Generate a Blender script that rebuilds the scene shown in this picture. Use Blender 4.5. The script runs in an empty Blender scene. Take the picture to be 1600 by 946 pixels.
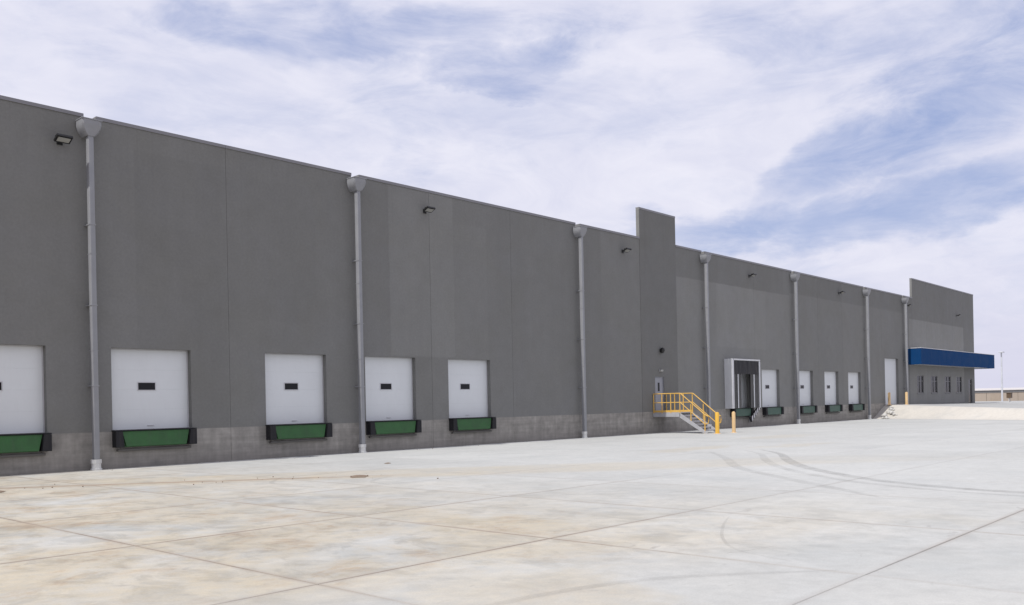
import bpy, bmesh, math, random
from math import radians as R
from mathutils import Vector, Matrix
random.seed(7)
S = bpy.context.scene
C = S.collection
D = 28.3            # distance from the camera to the dock wall (wall face is the plane y = 0)
YAW = 42.5

# ------------------------------------------------------------------ camera
cam = bpy.data.cameras.new("camera"); co = bpy.data.objects.new("camera", cam); C.objects.link(co)
S.camera = co
cam.sensor_width = 36; cam.lens = 30.94; cam.shift_y = 0.0988; cam.clip_start = .1; cam.clip_end = 9000
fwd = Vector((math.cos(R(YAW)), math.sin(R(YAW)), 0)); rgt = Vector((math.sin(R(YAW)), -math.cos(R(YAW)), 0)); up = Vector((0, 0, 1))
rl = R(1.16)
cr = rgt * math.cos(rl) - up * math.sin(rl); cu = rgt * math.sin(rl) + up * math.cos(rl)
m = Matrix((cr, cu, -fwd)).transposed().to_4x4(); m.translation = Vector((0, -D, 1.8))
co.matrix_world = m

# ------------------------------------------------------------------ light and sky
SUN_EL, DEL = 55.0, 2.9
sd = Vector((-math.cos(R(SUN_EL)) * math.cos(R(DEL)), math.cos(R(SUN_EL)) * math.sin(R(DEL)), math.sin(R(SUN_EL))))
sl = bpy.data.lights.new("sun", 'SUN'); sl.energy = 3.6; sl.angle = R(.55); sl.color = (1, .975, .92)
so = bpy.data.objects.new("sun", sl); C.objects.link(so); so.location = (0, -20, 60)
so.rotation_euler = sd.to_track_quat('Z', 'Y').to_euler()
S.view_settings.view_transform = 'Standard'; S.view_settings.look = 'None'; S.view_settings.gamma = 1
S.view_settings.exposure = 0.0; S.view_settings.use_curve_mapping = False


class NT:
    """small node-graph writer"""
    def __init__(s, tree): s.t = tree; s.n = tree.nodes; s.l = tree.links
    def put(s, sock, v):
        if v is None: return
        if isinstance(v, bpy.types.NodeSocket): s.l.new(v, sock)
        else:
            if hasattr(sock.default_value, '__len__') and not hasattr(v, '__len__'): v = (v,) * len(sock.default_value)
            if hasattr(sock.default_value, '__len__') and len(sock.default_value) == 4 and len(v) == 3: v = (*v, 1)
            sock.default_value = v
    def m(s, op, a, b=None, c=None, clamp=False):
        n = s.n.new('ShaderNodeMath'); n.operation = op; n.use_clamp = clamp
        for i, v in enumerate((a, b, c)):
            if v is not None: s.put(n.inputs[i], v)
        return n.outputs[0]
    def v(s, op, a, b=None, sc=None):
        n = s.n.new('ShaderNodeVectorMath'); n.operation = op
        s.put(n.inputs[0], a)
        if b is not None: s.put(n.inputs[1], b)
        if sc is not None: s.put(n.inputs['Scale'], sc)
        return n.outputs['Value'] if op in ('DOT_PRODUCT', 'LENGTH') else n.outputs[0]
    def noise(s, vec, scale, detail=4, rough=.55, dist=0, col=False):
        n = s.n.new('ShaderNodeTexNoise'); s.put(n.inputs['Vector'], vec)
        n.inputs['Scale'].default_value = scale; n.inputs['Detail'].default_value = detail
        n.inputs['Roughness'].default_value = rough; n.inputs['Distortion'].default_value = dist
        return n.outputs['Color' if col else 0]
    def mix(s, f, a, b, mode='MIX'):
        n = s.n.new('ShaderNodeMix'); n.data_type = 'RGBA'; n.blend_type = mode
        s.put(n.inputs[0], f); s.put(n.inputs[6], a); s.put(n.inputs[7], b); return n.outputs[2]
    def rng(s, v, a, b, c=0.0, d=1.0, smooth=False):
        n = s.n.new('ShaderNodeMapRange'); n.interpolation_type = 'SMOOTHSTEP' if smooth else 'LINEAR'
        s.put(n.inputs[0], v)
        for i, x in enumerate((a, b, c, d)): s.put(n.inputs[i + 1], x)
        return n.outputs[0]
    def xyz(s, v):
        n = s.n.new('ShaderNodeSeparateXYZ'); s.l.new(v, n.inputs[0]); return n.outputs
    def cmb(s, x, y, z):
        n = s.n.new('ShaderNodeCombineXYZ')
        for i, q in enumerate((x, y, z)): s.put(n.inputs[i], q)
        return n.outputs[0]
    def blob(s, x, y, cx, cy, rx, ry, tilt):
        """soft ellipse, 1 at its centre and 0 at its rim"""
        t = R(tilt); ct, st = math.cos(t), math.sin(t)
        dx = s.m('SUBTRACT', x, cx); dy = s.m('SUBTRACT', y, cy)
        a = s.m('MULTIPLY_ADD', dx, ct / rx, s.m('MULTIPLY', dy, st / rx))
        b = s.m('MULTIPLY_ADD', dx, -st / ry, s.m('MULTIPLY', dy, ct / ry))
        r2 = s.m('MULTIPLY_ADD', a, a, s.m('MULTIPLY', b, b))
        return s.rng(r2, 1.6, 0.0, 0, 1, True)


W = bpy.data.worlds.new("World"); S.world = W; W.use_nodes = True
w = NT(W.node_tree); w.n.clear()
tc = w.n.new('ShaderNodeTexCoord').outputs['Generated']
dirn = w.v('NORMALIZE', tc); X, Y, Z = w.xyz(dirn)
sky = w.n.new('ShaderNodeTexSky'); sky.sky_type = 'NISHITA'; sky.sun_disc = False
sky.sun_elevation = R(SUN_EL); sky.sun_rotation = math.atan2(sd.x, sd.y); sky.air_density = 1.0; sky.dust_density = 1.5; sky.ozone_density = 1.0
az = w.m('MULTIPLY', w.m('ARCTAN2', w.m('SUBTRACT', w.m('MULTIPLY', Y, math.cos(R(YAW))), w.m('MULTIPLY', X, math.sin(R(YAW)))),
                                   w.m('ADD', w.m('MULTIPLY', X, math.cos(R(YAW))), w.m('MULTIPLY', Y, math.sin(R(YAW))))), 57.2958)
el = w.m('MULTIPLY', w.m('ARCSINE', Z), 57.2958)
zc = w.m('ADD', w.m('MAXIMUM', Z, 0.0), .16)
P = w.cmb(w.m('DIVIDE', X, zc), w.m('DIVIDE', Y, zc), 0.0)
warp = w.v('SCALE', w.v('SUBTRACT', w.noise(P, 1.1, 3, .55, col=True), (.5, .5, .5)), sc=1.1)
Pw = w.v('ADD', P, warp)
n_big = w.noise(Pw, .75, 6, .58)
n_fine = w.noise(w.v('MULTIPLY', Pw, (1.3, 2.6, 1)), 1.7, 9, .62)
wq = w.xyz(w.v('SUBTRACT', w.noise(w.v('MULTIPLY', dirn, (1, 1, 1.8)), 5.5, 6, .55, col=True), (.5, .5, .5)))
azw = w.m('MULTIPLY_ADD', wq[0], 17.0, az); elw = w.m('MULTIPLY_ADD', wq[1], 7.5, el)
blue = w.rng(n_big, .60, .74, 0, .75, True)
front = w.rng(w.m('ABSOLUTE', az), 45.0, 33.0, 0.0, 1.0, True)   # the sky seen in the photograph is mostly overcast white
open_ = w.m('MULTIPLY', blue, w.rng(front, 0, 1, .8, .25))
for (a, e, rx, ry, t, st) in [
    (-23.0,14.2,6.2,1.1,-18,.78),(-25.8,15.6,4.2,1.2,-24,.62),(-21.5,13.0,6.2,.9,-8,.62),(-24.6,10.6,7.9,.95,-6,.75),(-12.8,11.0,5.0,.8,4,.7),(-28.7,17.3,5.4,2.5,-10,.65),(-27.2,20.4,6.7,1.7,0,.4),
    (16.8,22.5,3.8,1.2,15,.6),(11.8,22.8,4.6,1.2,-5,.45),(5.5,22.8,7.1,.95,-3,.6),(1.0,21.3,5.0,.8,5,.62),(7.1,20.0,3.8,2.1,0,.3),(-2.8,20.9,3.3,.95,0,.62),(7.0,15.5,2.1,1.7,0,.3),(24.3,21.9,3.3,1.2,0,.35),(-5.8,22.8,2.5,1.7,0,.35),(-16.8,22.2,4.2,1.7,0,.45),(-19.4,19.7,3.8,1.7,0,.3)]:
    open_ = w.m('MAXIMUM', open_, w.m('MULTIPLY', w.blob(azw, elw, a, e, rx * 1.45, ry * 1.95, t), st))
wisp = w.noise(w.v('ADD', w.v('MULTIPLY', dirn, (1, 1, 3.4)), w.v('SCALE', warp, sc=.10)), 6.5, 10, .64, .5)
puff = w.noise(w.v('ADD', dirn, w.v('SCALE', warp, sc=.12)), 9.0, 8, .58)
nn = w.m('ADD', w.m('MULTIPLY', w.m('SUBTRACT', wisp, .5), 1.5), w.m('MULTIPLY', w.m('SUBTRACT', puff, .5), .85))
blue = w.rng(w.m('ADD', open_, w.m('MULTIPLY', nn, w.rng(open_, 0, .3, .55, 1))), .02, 1.12, 0, 1, True)
blue = w.m('MULTIPLY', blue, w.rng(puff, .36, .64, 1.12, .78))
haze_veil = w.rng(w.m('ADD', w.noise(Pw, 1.3, 6, .6), w.m('MULTIPLY', w.m('SUBTRACT', wisp, .5), .5)), .42, .74, 0, .36, True)
blue = w.m('MAXIMUM', blue, haze_veil)
blue = w.m('MULTIPLY', blue, w.rng(el, 1.5, 8.0, .15, 1.0), clamp=True)
blue = w.m('MULTIPLY', blue, .86)
shade = w.rng(n_fine, .3, .72, .0, 1.0)
cloud = w.mix(shade, (7.3, 7.4, 8.8), (8.55, 8.52, 9.55))
cloud = w.mix(w.rng(el, 9.0, 0.0, 0, .85, True), cloud, (6.9, 6.85, 8.3))
skyc = w.mix(1.0, sky.outputs[0], (1.0, 1.0, 1.0), 'MULTIPLY')
skyc = w.mix(.62, skyc, (2.5, 3.6, 7.4))          # thin veil of high cloud over the clear patches
final = w.mix(blue, cloud, skyc)
bg = w.n.new('ShaderNodeBackground'); bg.inputs[1].default_value = .1; w.l.new(final, bg.inputs[0])
wo = w.n.new('ShaderNodeOutputWorld'); w.l.new(bg.outputs[0], wo.inputs[0])

# ------------------------------------------------------------------ materials
def newmat(name, rough=.6, metal=0.0, spec=.5):
    mt = bpy.data.materials.new(name); mt.use_nodes = True
    g = NT(mt.node_tree); g.n.clear()
    b = g.n.new('ShaderNodeBsdfPrincipled'); o = g.n.new('ShaderNodeOutputMaterial'); g.l.new(b.outputs[0], o.inputs[0])
    b.inputs['Roughness'].default_value = rough; b.inputs['Metallic'].default_value = metal; b.inputs['Specular IOR Level'].default_value = spec
    g.b = b; g.pos = g.n.new('ShaderNodeNewGeometry').outputs['Position']; g.mat = mt
    return g
def bump(g, h, strength=.3, dist=.01):
    n = g.n.new('ShaderNodeBump'); n.inputs['Strength'].default_value = strength; n.inputs['Distance'].default_value = dist
    g.l.new(h, n.inputs['Height']); g.l.new(n.outputs[0], g.b.inputs['Normal'])
def paint(name, col, rough=.5, var=.12, metal=0.0, scale=1.3, dirt=(.25, .21, .17), dirty=.15, spec=.4):
    g = newmat(name, rough, metal, spec)
    n = g.noise(g.pos, scale, 5, .6); n2 = g.noise(g.v('MULTIPLY', g.pos, (9, 9, 1.2)), 1.0, 4, .6)
    c = g.mix(g.rng(n, .3, .7), tuple(x * (1 - var) for x in col), tuple(min(1, x * (1 + var)) for x in col))
    c = g.mix(g.m('MULTIPLY', g.rng(n2, .5, .8), dirty), c, dirt)
    g.put(g.b.inputs['Base Color'], c)
    g.put(g.b.inputs['Roughness'], g.rng(n, .3, .7, rough * .85, min(1, rough * 1.15)))
    return g.mat

def step(g, v, a, b, soft=.02):
    return g.m('MULTIPLY', g.rng(v, a - soft, a + soft), g.rng(v, b + soft, b - soft), clamp=True)

def wall_mat():
    g = newmat("painted_concrete", .85, 0, .25)
    x, y, z = g.xyz(g.pos)
    flat = g.cmb(x, 0.0, z)
    jit = g.m('MULTIPLY', g.m('SUBTRACT', g.noise(flat, 1.6, 5, .6), .5), .12)
    xj = g.m('ADD', x, jit); zj = g.m('ADD', z, jit)
    soft = g.noise(g.v('MULTIPLY', flat, (.5, 1, .22)), 1.0, 5, .55)
    streak = g.noise(g.v('MULTIPLY', flat, (3.2, 1, .12)), 1.0, 5, .6)
    roller = g.noise(g.v('MULTIPLY', flat, (4.3, 1, .7)), 1.0, 3, .5)
    cloudy = g.noise(flat, .38, 5, .6, .8)
    k = g.rng(soft, .3, .7, .965, 1.035)
    k = g.m('MULTIPLY', k, g.rng(streak, .3, .7, .987, 1.013))
    k = g.m('MULTIPLY', k, g.rng(g.noise(flat, 1.5, 6, .7), .3, .7, .955, 1.045))
    k = g.m('MULTIPLY', k, g.rng(cloudy, .3, .7, .96, 1.04))
    k = g.m('MULTIPLY', k, g.rng(g.noise(flat, 11, 5, .75), .3, .7, .92, 1.08))
    drip = g.m('MULTIPLY', g.rng(g.noise(g.v('MULTIPLY', flat, (6, 1, .05)), 1.0, 4, .6), .56, .74), g.rng(z, 7, 11, 0, .07))
    k = g.m('MULTIPLY', k, g.m('SUBTRACT', 1.0, drip))
    oi = g.n.new('ShaderNodeObjectInfo').outputs['Random']
    k = g.m('MULTIPLY', k, g.rng(oi, 0, 1, .97, 1.03))
    # repainted patches with edges of their own: x0, x1, z0, z1, factor
    for (x0, x1, z0, z1, f) in [(12.9, 16.15, -1, 10.3, .95), (16.15, 19.9, 5.0, 10.2, .975), (23.54, 27.21, 3.9, 12, 1.13), (27.21, 29.35, 2.0, 9.9, 1.045), (29.35, 36.2, 4.2, 12, .99), (38.2, 41.85, 1, 12, 1.05),
                               (41.86, 45.66, 1, 14, .90), (45.66, 61, 1, 9.25, 1.16), (45.66, 60, 9.25, 12, .95), (61, 75, 9.45, 12, .95), (61, 84.8, 1, 9.45, 1.08), (50.4, 57.2, 5.2, 9.25, 1.06),
                               (75, 87.3, 9.6, 14, .96), (86.4, 103.6, 1, 9.05, 1.26), (87.3, 107, 9.05, 14, .97)]:
        mk = g.m('MULTIPLY', step(g, xj, x0, x1, .03), step(g, zj, z0, z1, .04))
        k = g.m('MULTIPLY', k, g.m('MULTIPLY_ADD', mk, f - 1, 1.0))
    col = g.v('SCALE', g.mix(g.rng(cloudy, .35, .65), (.181, .180, .171), (.176, .176, .172)), sc=k)
    # bare cast concrete below the paint line
    bn = g.noise(flat, 2.2, 8, .65); bn2 = g.noise(g.v('MULTIPLY', flat, (.35, 1, 5.5)), 1.0, 5, .6); bs = g.noise(g.v('MULTIPLY', flat, (5, 1, .5)), 1.0, 4, .6)
    bk = g.m('MULTIPLY', g.rng(bn, .25, .75, .72, 1.25), g.m('MULTIPLY', g.rng(bn2, .3, .7, .85, 1.15), g.rng(bs, .3, .7, .88, 1.12)))
    bare = g.v('SCALE', (.272, .258, .238), sc=bk)
    low = g.rng(g.m('ADD', z, g.m('MULTIPLY', jit, .3)), 1.155, 1.175, 1, 0)
    low = g.m('MULTIPLY', low, g.rng(x, 84.7, 84.8, 1, 0))
    c = g.mix(low, col, bare)
    splash = g.m('MULTIPLY', g.rng(z, .55, -.05), g.rng(bn, .35, .65, .2, .8))
    c = g.mix(g.m('MULTIPLY', splash, .45), c, (.17, .145, .125))
    g.put(g.b.inputs['Base Color'], c)
    h = g.m('ADD', g.noise(flat, 45, 3, .6), g.m('MULTIPLY', g.noise(flat, 3, 3, .5), .6))
    bump(g, h, .35, .006)
    return g.mat

def ground_mat(name, base, tan_amt=1.0, slab=False):
    g = newmat(name, .9, 0, .2)
    x, y, z = g.xyz(g.pos)
    o = g.m('MULTIPLY', y, -1.0)
    flat = g.cmb(x, y, 0.0)
    big = g.noise(flat, .12, 5, .55, .5); med = g.noise(flat, .55, 7, .62, .6); fine = g.noise(flat, 5.0, 6, .65)
    swirl = g.noise(g.v('MULTIPLY', flat, (.9, 2.1, 1)), .6, 7, .66, .7)
    spk = g.noise(flat, 45, 3, .6)
    sweep = g.noise(g.v('MULTIPLY', g.cmb(g.m('ADD', x, o), g.m('SUBTRACT', x, o), 0.0), (.22, 2.4, 1)), 1.0, 5, .6, .4)
    lf = g.rng(x, 22, 5, 0, 1, True)
    lf = g.m('MULTIPLY', lf, g.rng(g.m('SUBTRACT', g.m('MULTIPLY', x, .6), o), -19.5, -16.5, .15, 1))
    cln = g.rng(lf, 0, 1, .45, 1)
    k = g.rng(big, .3, .7, .95, 1.04)
    dv = g.m('ADD', g.m('MULTIPLY', g.m('SUBTRACT', med, .5), .35), g.m('ADD', g.m('MULTIPLY', g.m('SUBTRACT', swirl, .5), .3), g.m('MULTIPLY', g.m('SUBTRACT', sweep, .5), .22)))
    k = g.m('MULTIPLY', k, g.m('MULTIPLY_ADD', dv, cln, 1.0))
    k = g.m('MULTIPLY', k, g.rng(fine, .3, .7, .93, 1.05))
    k = g.m('MULTIPLY', k, g.rng(spk, .3, .7, .94, 1.05))
    if slab:
        oi = g.n.new('ShaderNodeObjectInfo').outputs['Random']
        k = g.m('MULTIPLY', k, g.rng(oi, 0, 1, .955, 1.03))
    blot = g.noise(g.v('MULTIPLY', flat, (1.6, 1.1, 1)), 1.15, 8, .7, .5)
    k = g.m('MULTIPLY', k, g.rng(g.m('MULTIPLY', lf, g.rng(blot, .55, .36, 0, 1, True)), 0, 1, 1, .80))
    c = g.v('SCALE', base, sc=k)
    # bluish grey cement bloom
    bl = g.m('MULTIPLY', g.rng(g.noise(flat, .42, 8, .68, .4), .47, .66, 0, .8, True), g.m('MULTIPLY', cln, g.rng(fine, .35, .6, .5, 1)))
    c = g.mix(bl, c, g.v('SCALE', (.355, .37, .372), sc=k))
    # tan dust left by runoff, thick near the wall on the near side
    near = g.m('MULTIPLY', g.rng(x, 19, 4, 0, 1, True), g.rng(g.m('SUBTRACT', g.m('MULTIPLY', x, .35), o), -20.5, -18.5, .12, 1))
    dust = g.m('MULTIPLY', near, g.rng(g.noise(flat, .5, 8, .72, .4), .30, .60, .12, .98, True))
    strip = g.m('MULTIPLY', step(g, g.m('MULTIPLY_ADD', x, -.76, o), -3.6, .25, .5), g.rng(x, 30, 12, 0, 1))      # apron between wall and run-off line
    dust = g.m('MAXIMUM', dust, g.m('MULTIPLY', strip, g.rng(med, .3, .6, .45, .95)))
    ox = g.m('MULTIPLY_ADD', g.m('SUBTRACT', med, .5), 3.5, x); oy = g.m('MULTIPLY_ADD', g.m('SUBTRACT', swirl, .5), 3.0, o)
    for (cx, cy, rx, ry, t, s) in [(9.5, 19.0, 1.1, 2.3, 0, .95), (9.8, 16.8, 1.0, 1.8, 20, .8), (8.4, 20.6, 2.6, .7, 0, .7), (29, 11.0, 2.6, .8, 0, .5), (33, 13.2, 3.0, .6, 10, .35), (6.3, 22.6, 1.2, 1.6, 0, .6), (4.5, 19.5, 1.6, 1.6, 0, .7), (40, 9, 3, 1.2, 0, .35), (13.5, 22.6, .7, 3, 0, .3)]:
        dust = g.m('MAXIMUM', dust, g.m('MULTIPLY', g.blob(ox, oy, cx, cy, rx, ry, t), s))
    dust = g.m('MULTIPLY', dust, g.m('MULTIPLY', tan_amt, g.rng(fine, .3, .6, .65, 1.0)), clamp=True)
    c = g.mix(g.m('MULTIPLY', dust, .95), c, g.v('SCALE', (.445, .39, .30), sc=k))
    rust = g.m('MULTIPLY', g.rng(g.noise(flat, .8, 8, .74, .4), .50, .66, 0, .75, True), g.m('MULTIPLY', tan_amt, g.m('MULTIPLY', lf, g.rng(dust, .2, .8))))
    c = g.mix(rust, c, g.v('SCALE', (.35, .27, .20), sc=k))
    # damp brown line where run-off collects, and grime along joints
    ln = g.m('ABSOLUTE', g.m('ADD', g.m('MULTIPLY_ADD', x, -.76, o), g.m('MULTIPLY_ADD', g.m('SUBTRACT', med, .5), .9, .9)))
    ln = g.m('MULTIPLY', g.rng(ln, .5, .05, 0, .8, True), g.m('MULTIPLY', g.rng(x, 15.5, 13.0), g.rng(swirl, .35, .6, .45, 1)))
    c = g.mix(ln, c, (.27, .2, .15))
    jx = g.m('ABSOLUTE', g.m('SUBTRACT', g.m('FRACT', g.m('DIVIDE', g.m('ADD', x, 40 * 3.68 - 5.25 + 1.84), 3.68)), .5))
    jy = g.m('ABSOLUTE', g.m('SUBTRACT', g.m('FRACT', g.m('DIVIDE', g.m('ADD', o, 40 * 4.15 + 2.075), 4.15)), .5))
    if slab:
        jm = g.m('MAXIMUM', g.rng(jx, .028, .002, 0, 1, True), g.rng(jy, .026, .002, 0, 1, True))
        jm = g.m('MULTIPLY', jm, g.m('MULTIPLY', g.rng(lf, 0, 1, .35, 1), g.rng(g.noise(flat, .33, 4, .6), .36, .62, .15, .8)))
        c = g.mix(jm, c, g.mix(lf, (.34, .325, .31), (.33, .28, .235)))
        jt = g.m('MULTIPLY', g.m('MAXIMUM', g.rng(jx, .0075, .003), g.rng(jy, .0068, .0027)), g.m('MULTIPLY', lf, g.rng(med, .35, .6, .35, .8)))
        c = g.mix(jt, c, (.2, .165, .14))
    # small dark scuffs and drips
    sc = g.m('MULTIPLY', g.rng(g.noise(g.v('MULTIPLY', flat, (1.7, 3.5, 1)), 1.0, 3, .5, 1.5), .67, .76, 0, .5), g.rng(lf, 0, 1, .3, 1))
    c = g.mix(sc, c, (.22, .2, .19))
    g.put(g.b.inputs['Base Color'], c)
    bump(g, g.m('ADD', g.noise(flat, 30, 4, .65), g.m('MULTIPLY', med, 1.5)), .22, .006)
    return g.mat

def skid_mat(f=1.0):
    g = newmat("tyre_rubber_mark", .9, 0, .2)
    g.put(g.b.inputs['Base Color'], (.13, .12, .115))
    n = g.noise(g.pos, 1.4, 6, .65); n2 = g.noise(g.pos, 14, 3, .6)
    a = g.m('MULTIPLY', g.rng(n, .3, .68, .06 * f, .36 * f), g.rng(n2, .3, .7, .55, 1.1))
    g.put(g.b.inputs['Alpha'], a)
    return g.mat

M = {}
M['wall'] = wall_mat()
M['sealant'] = paint("joint_sealant", (.085, .085, .085), .8)
M['core'] = paint("rear_concrete", (.22, .22, .22), .9)
M['coping'] = paint("metal_coping", (.20, .197, .212), .42, .06, .0)
M['roof'] = paint("roof_membrane", (.7, .7, .68), .8)
M['door'] = paint("white_door_steel", (.63, .65, .665), .5, .02, dirty=.04)
M['frame'] = paint("door_track_steel", (.5, .5, .52), .45, .05)
M['glass'] = paint("dark_glass", (.008, .009, .011), .15, .1, dirty=0, spec=.25)
M['winframe'] = paint("window_frame_grey", (.17, .17, .175), .5, .05)
M['sill'] = paint("steel_ledge", (.11, .105, .10), .7, .2)
M['green'] = paint("green_leveler_paint", (.030, .102, .032), .6, .18, scale=3, dirty=.2, dirt=(.1, .1, .09))
M['green_far'] = paint("worn_green_leveler_paint", (.035, .085, .06), .5, .15, scale=3, dirty=.2)
M['rubber'] = paint("black_rubber", (.012, .012, .015), .75, .2, dirty=.06)
M['pipe'] = paint("grey_downspout_steel", (.25, .255, .272), .45, .06, scale=2.2, dirty=.12)
M['boot'] = paint("pale_cast_boot", (.6, .6, .59), .6, .1, scale=5, dirty=.25)
M['yellow'] = paint("safety_yellow_rail", (.62, .38, .09), .45, .1, dirty=.15)
M['bollard'] = paint("bollard_yellow", (.72, .42, .06), .45, .08, dirty=.15)
M['paleboll'] = paint("faded_bollard_yellow", (.66, .46, .24), .5, .1, dirty=.2)
M['galv'] = paint("galvanised_steel", (.38, .38, .40), .45, .1, scale=5)
M['pdoor'] = paint("grey_personnel_door", (.27, .28, .31), .5, .04)
M['blue'] = paint("blue_canopy_panel", (.007, .047, .145), .7, .05, scale=.8, dirty=.03, spec=.05)
M['trim'] = paint("white_trim", (.6, .6, .62), .4)
M['blackm'] = paint("black_fixture", (.012, .012, .013), .4, dirty=0)
M['lens'] = paint("pale_lamp_lens", (.33, .33, .31), .3, dirty=0)
M['shelter'] = paint("shelter_side_panel", (.62, .63, .65), .4, .06, dirty=.1)
M['curtain'] = paint("black_dock_curtain", (.02, .02, .024), .7, .25, scale=3)
M['curtainside'] = paint("grey_side_curtain", (.075, .075, .075), .6, .25, scale=4)
M['tan'] = paint("tan_metal_siding", (.34, .285, .235), .6, .08, scale=.06)
M['tandoor'] = paint('tan_roller_door', (.33, .27, .215), .5, .05)
M['tanroof'] = paint("pale_metal_roof", (.55, .52, .50), .5, .05)
M['brown'] = paint("brown_box", (.10, .065, .04), .6)
M['pole'] = paint("pale_pole", (.55, .56, .6), .4)
M['dirt'] = paint("brown_dirt", (.20, .15, .11), .95, .3, scale=9)
M['rock'] = paint("white_rock", (.5, .49, .47), .9, .25, scale=6)
M['slab'] = ground_mat("yard_concrete", (.445, .447, .437), 1.0, True)
M['joint'] = paint("joint_fill", (.20, .19, .178), .95, .25, scale=6)
M['drive'] = ground_mat("driveway_concrete", (.38, .38, .375), .15)
M['ramp'] = ground_mat("new_ramp_concrete", (.53, .50, .455), .35)
M['desert'] = paint("dry_earth", (.36, .29, .22), .95, .2, scale=.05)
M['skid'] = skid_mat(.78); M['skidfaint'] = skid_mat(.42)

# ------------------------------------------------------------------ mesh helpers
class MB:
    def __init__(s): s.bm = bmesh.new()
    def box(s, x0, x1, y0, y1, z0, z1, bev=0, rot=None, seg=2):
        g = bmesh.new(); bmesh.ops.create_cube(g, size=1)
        for v in g.verts:
            v.co = Vector(((v.co.x + .5) * (x1 - x0) + x0, (v.co.y + .5) * (y1 - y0) + y0, (v.co.z + .5) * (z1 - z0) + z0))
        if bev: bmesh.ops.bevel(g, geom=g.edges[:], offset=bev, segments=seg, affect='EDGES', profile=.6)
        if rot is not None: bmesh.ops.transform(g, matrix=rot, verts=g.verts)
        s._add(g); return s
    def prism(s, pts, axis, a, b, bev=0):
        """polygon pts (2-D) extruded along an axis from a to b"""
        g = bmesh.new()
        def P(p, t): return {'y': (p[0], t, p[1]), 'x': (t, p[0], p[1]), 'z': (p[0], p[1], t)}[axis]
        A = [g.verts.new(P(p, a)) for p in pts]; B = [g.verts.new(P(p, b)) for p in pts]
        g.faces.new(A); g.faces.new(B[::-1]); n = len(pts)
        for i in range(n): g.faces.new((A[i], B[i], B[(i + 1) % n], A[(i + 1) % n]))
        bmesh.ops.recalc_face_normals(g, faces=g.faces)
        if bev: bmesh.ops.bevel(g, geom=g.edges[:], offset=bev, segments=2, affect='EDGES', profile=.6)
        s._add(g); return s
    def loft(s, rings, cap=True):
        g = bmesh.new(); L = [[g.verts.new(p) for p in r] for r in rings]; n = len(rings[0])
        for a, b in zip(L, L[1:]):
            for i in range(n): g.faces.new((a[i], a[(i + 1) % n], b[(i + 1) % n], b[i]))
        if cap: g.faces.new(L[0][::-1]); g.faces.new(L[-1])
        bmesh.ops.recalc_face_normals(g, faces=g.faces); s._add(g); return s
    def tube(s, pts, r, n=10):
        pts = [Vector(p) for p in pts]; rings = []
        for i, p in enumerate(pts):
            d = (pts[min(i + 1, len(pts) - 1)] - pts[max(i - 1, 0)]).normalized()
            q = d.to_track_quat('Z', 'Y'); rr = r[i] if isinstance(r, (list, tuple)) else r
            rings.append([p + q @ Vector((math.cos(t) * rr, math.sin(t) * rr, 0)) for t in [2 * math.pi * k / n for k in range(n)]])
        return s.loft(rings)
    def _add(s, g):
        me = bpy.data.meshes.new("tmp"); g.to_mesh(me); g.free(); s.bm.from_mesh(me); bpy.data.meshes.remove(me)
    def build(s, name, mat, parent=None, smooth=False, origin=None):
        me = bpy.data.meshes.new(name)
        o = Vector(origin) if origin else Vector((0, 0, 0))
        if origin: bmesh.ops.translate(s.bm, vec=-o, verts=s.bm.verts)
        s.bm.to_mesh(me); s.bm.free(); me.materials.append(mat)
        if smooth:
            for p in me.polygons: p.use_smooth = True
            me.set_sharp_from_angle(angle=R(40))
        ob = bpy.data.objects.new(name, me); C.objects.link(ob); ob.location = o
        if parent: ob.parent = parent
        return ob

def grid_solid(xs, zs, solid, y0, y1):
    """slab cut into cells; only outward faces are made, so openings get clean reveals"""
    b = MB(); bm = b.bm; V = {}
    def v(i, j, k):
        if (i, j, k) not in V: V[i, j, k] = bm.verts.new((xs[i], (y0, y1)[k], zs[j]))
        return V[i, j, k]
    nx, nz = len(xs) - 1, len(zs) - 1
    s = lambda i, j: 0 <= i < nx and 0 <= j < nz and solid((xs[i] + xs[i + 1]) / 2, (zs[j] + zs[j + 1]) / 2)
    for i in range(nx):
        for j in range(nz):
            if not s(i, j): continue
            bm.faces.new((v(i, j, 0), v(i + 1, j, 0), v(i + 1, j + 1, 0), v(i, j + 1, 0)))
            bm.faces.new((v(i, j, 1), v(i, j + 1, 1), v(i + 1, j + 1, 1), v(i + 1, j, 1)))
            if not s(i - 1, j): bm.faces.new((v(i, j, 0), v(i, j + 1, 0), v(i, j + 1, 1), v(i, j, 1)))
            if not s(i + 1, j): bm.faces.new((v(i + 1, j, 0), v(i + 1, j, 1), v(i + 1, j + 1, 1), v(i + 1, j + 1, 0)))
            if not s(i, j - 1): bm.faces.new((v(i, j, 0), v(i, j, 1), v(i + 1, j, 1), v(i + 1, j, 0)))
            if not s(i, j + 1): bm.faces.new((v(i, j + 1, 0), v(i + 1, j + 1, 0), v(i + 1, j + 1, 1), v(i, j + 1, 1)))
    return b

def tag(o, label=None, cat=None, group=None, kind=None):
    if label: o['label'] = label
    if cat: o['category'] = cat
    if group: o['group'] = group
    if kind: o['kind'] = kind
    return o
def thing(name, loc, label, cat, group=None, rz=0):
    o = bpy.data.objects.new(name, None); C.objects.link(o); o.location = loc; o.rotation_euler.z = rz
    o.empty_display_size = .3
    return tag(o, label, cat, group)
def copy_tree(o, parent=None):
    c = o.copy(); C.objects.link(c)
    if parent: c.parent = parent
    for ch in o.children: copy_tree(ch, c)
    return c

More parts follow.
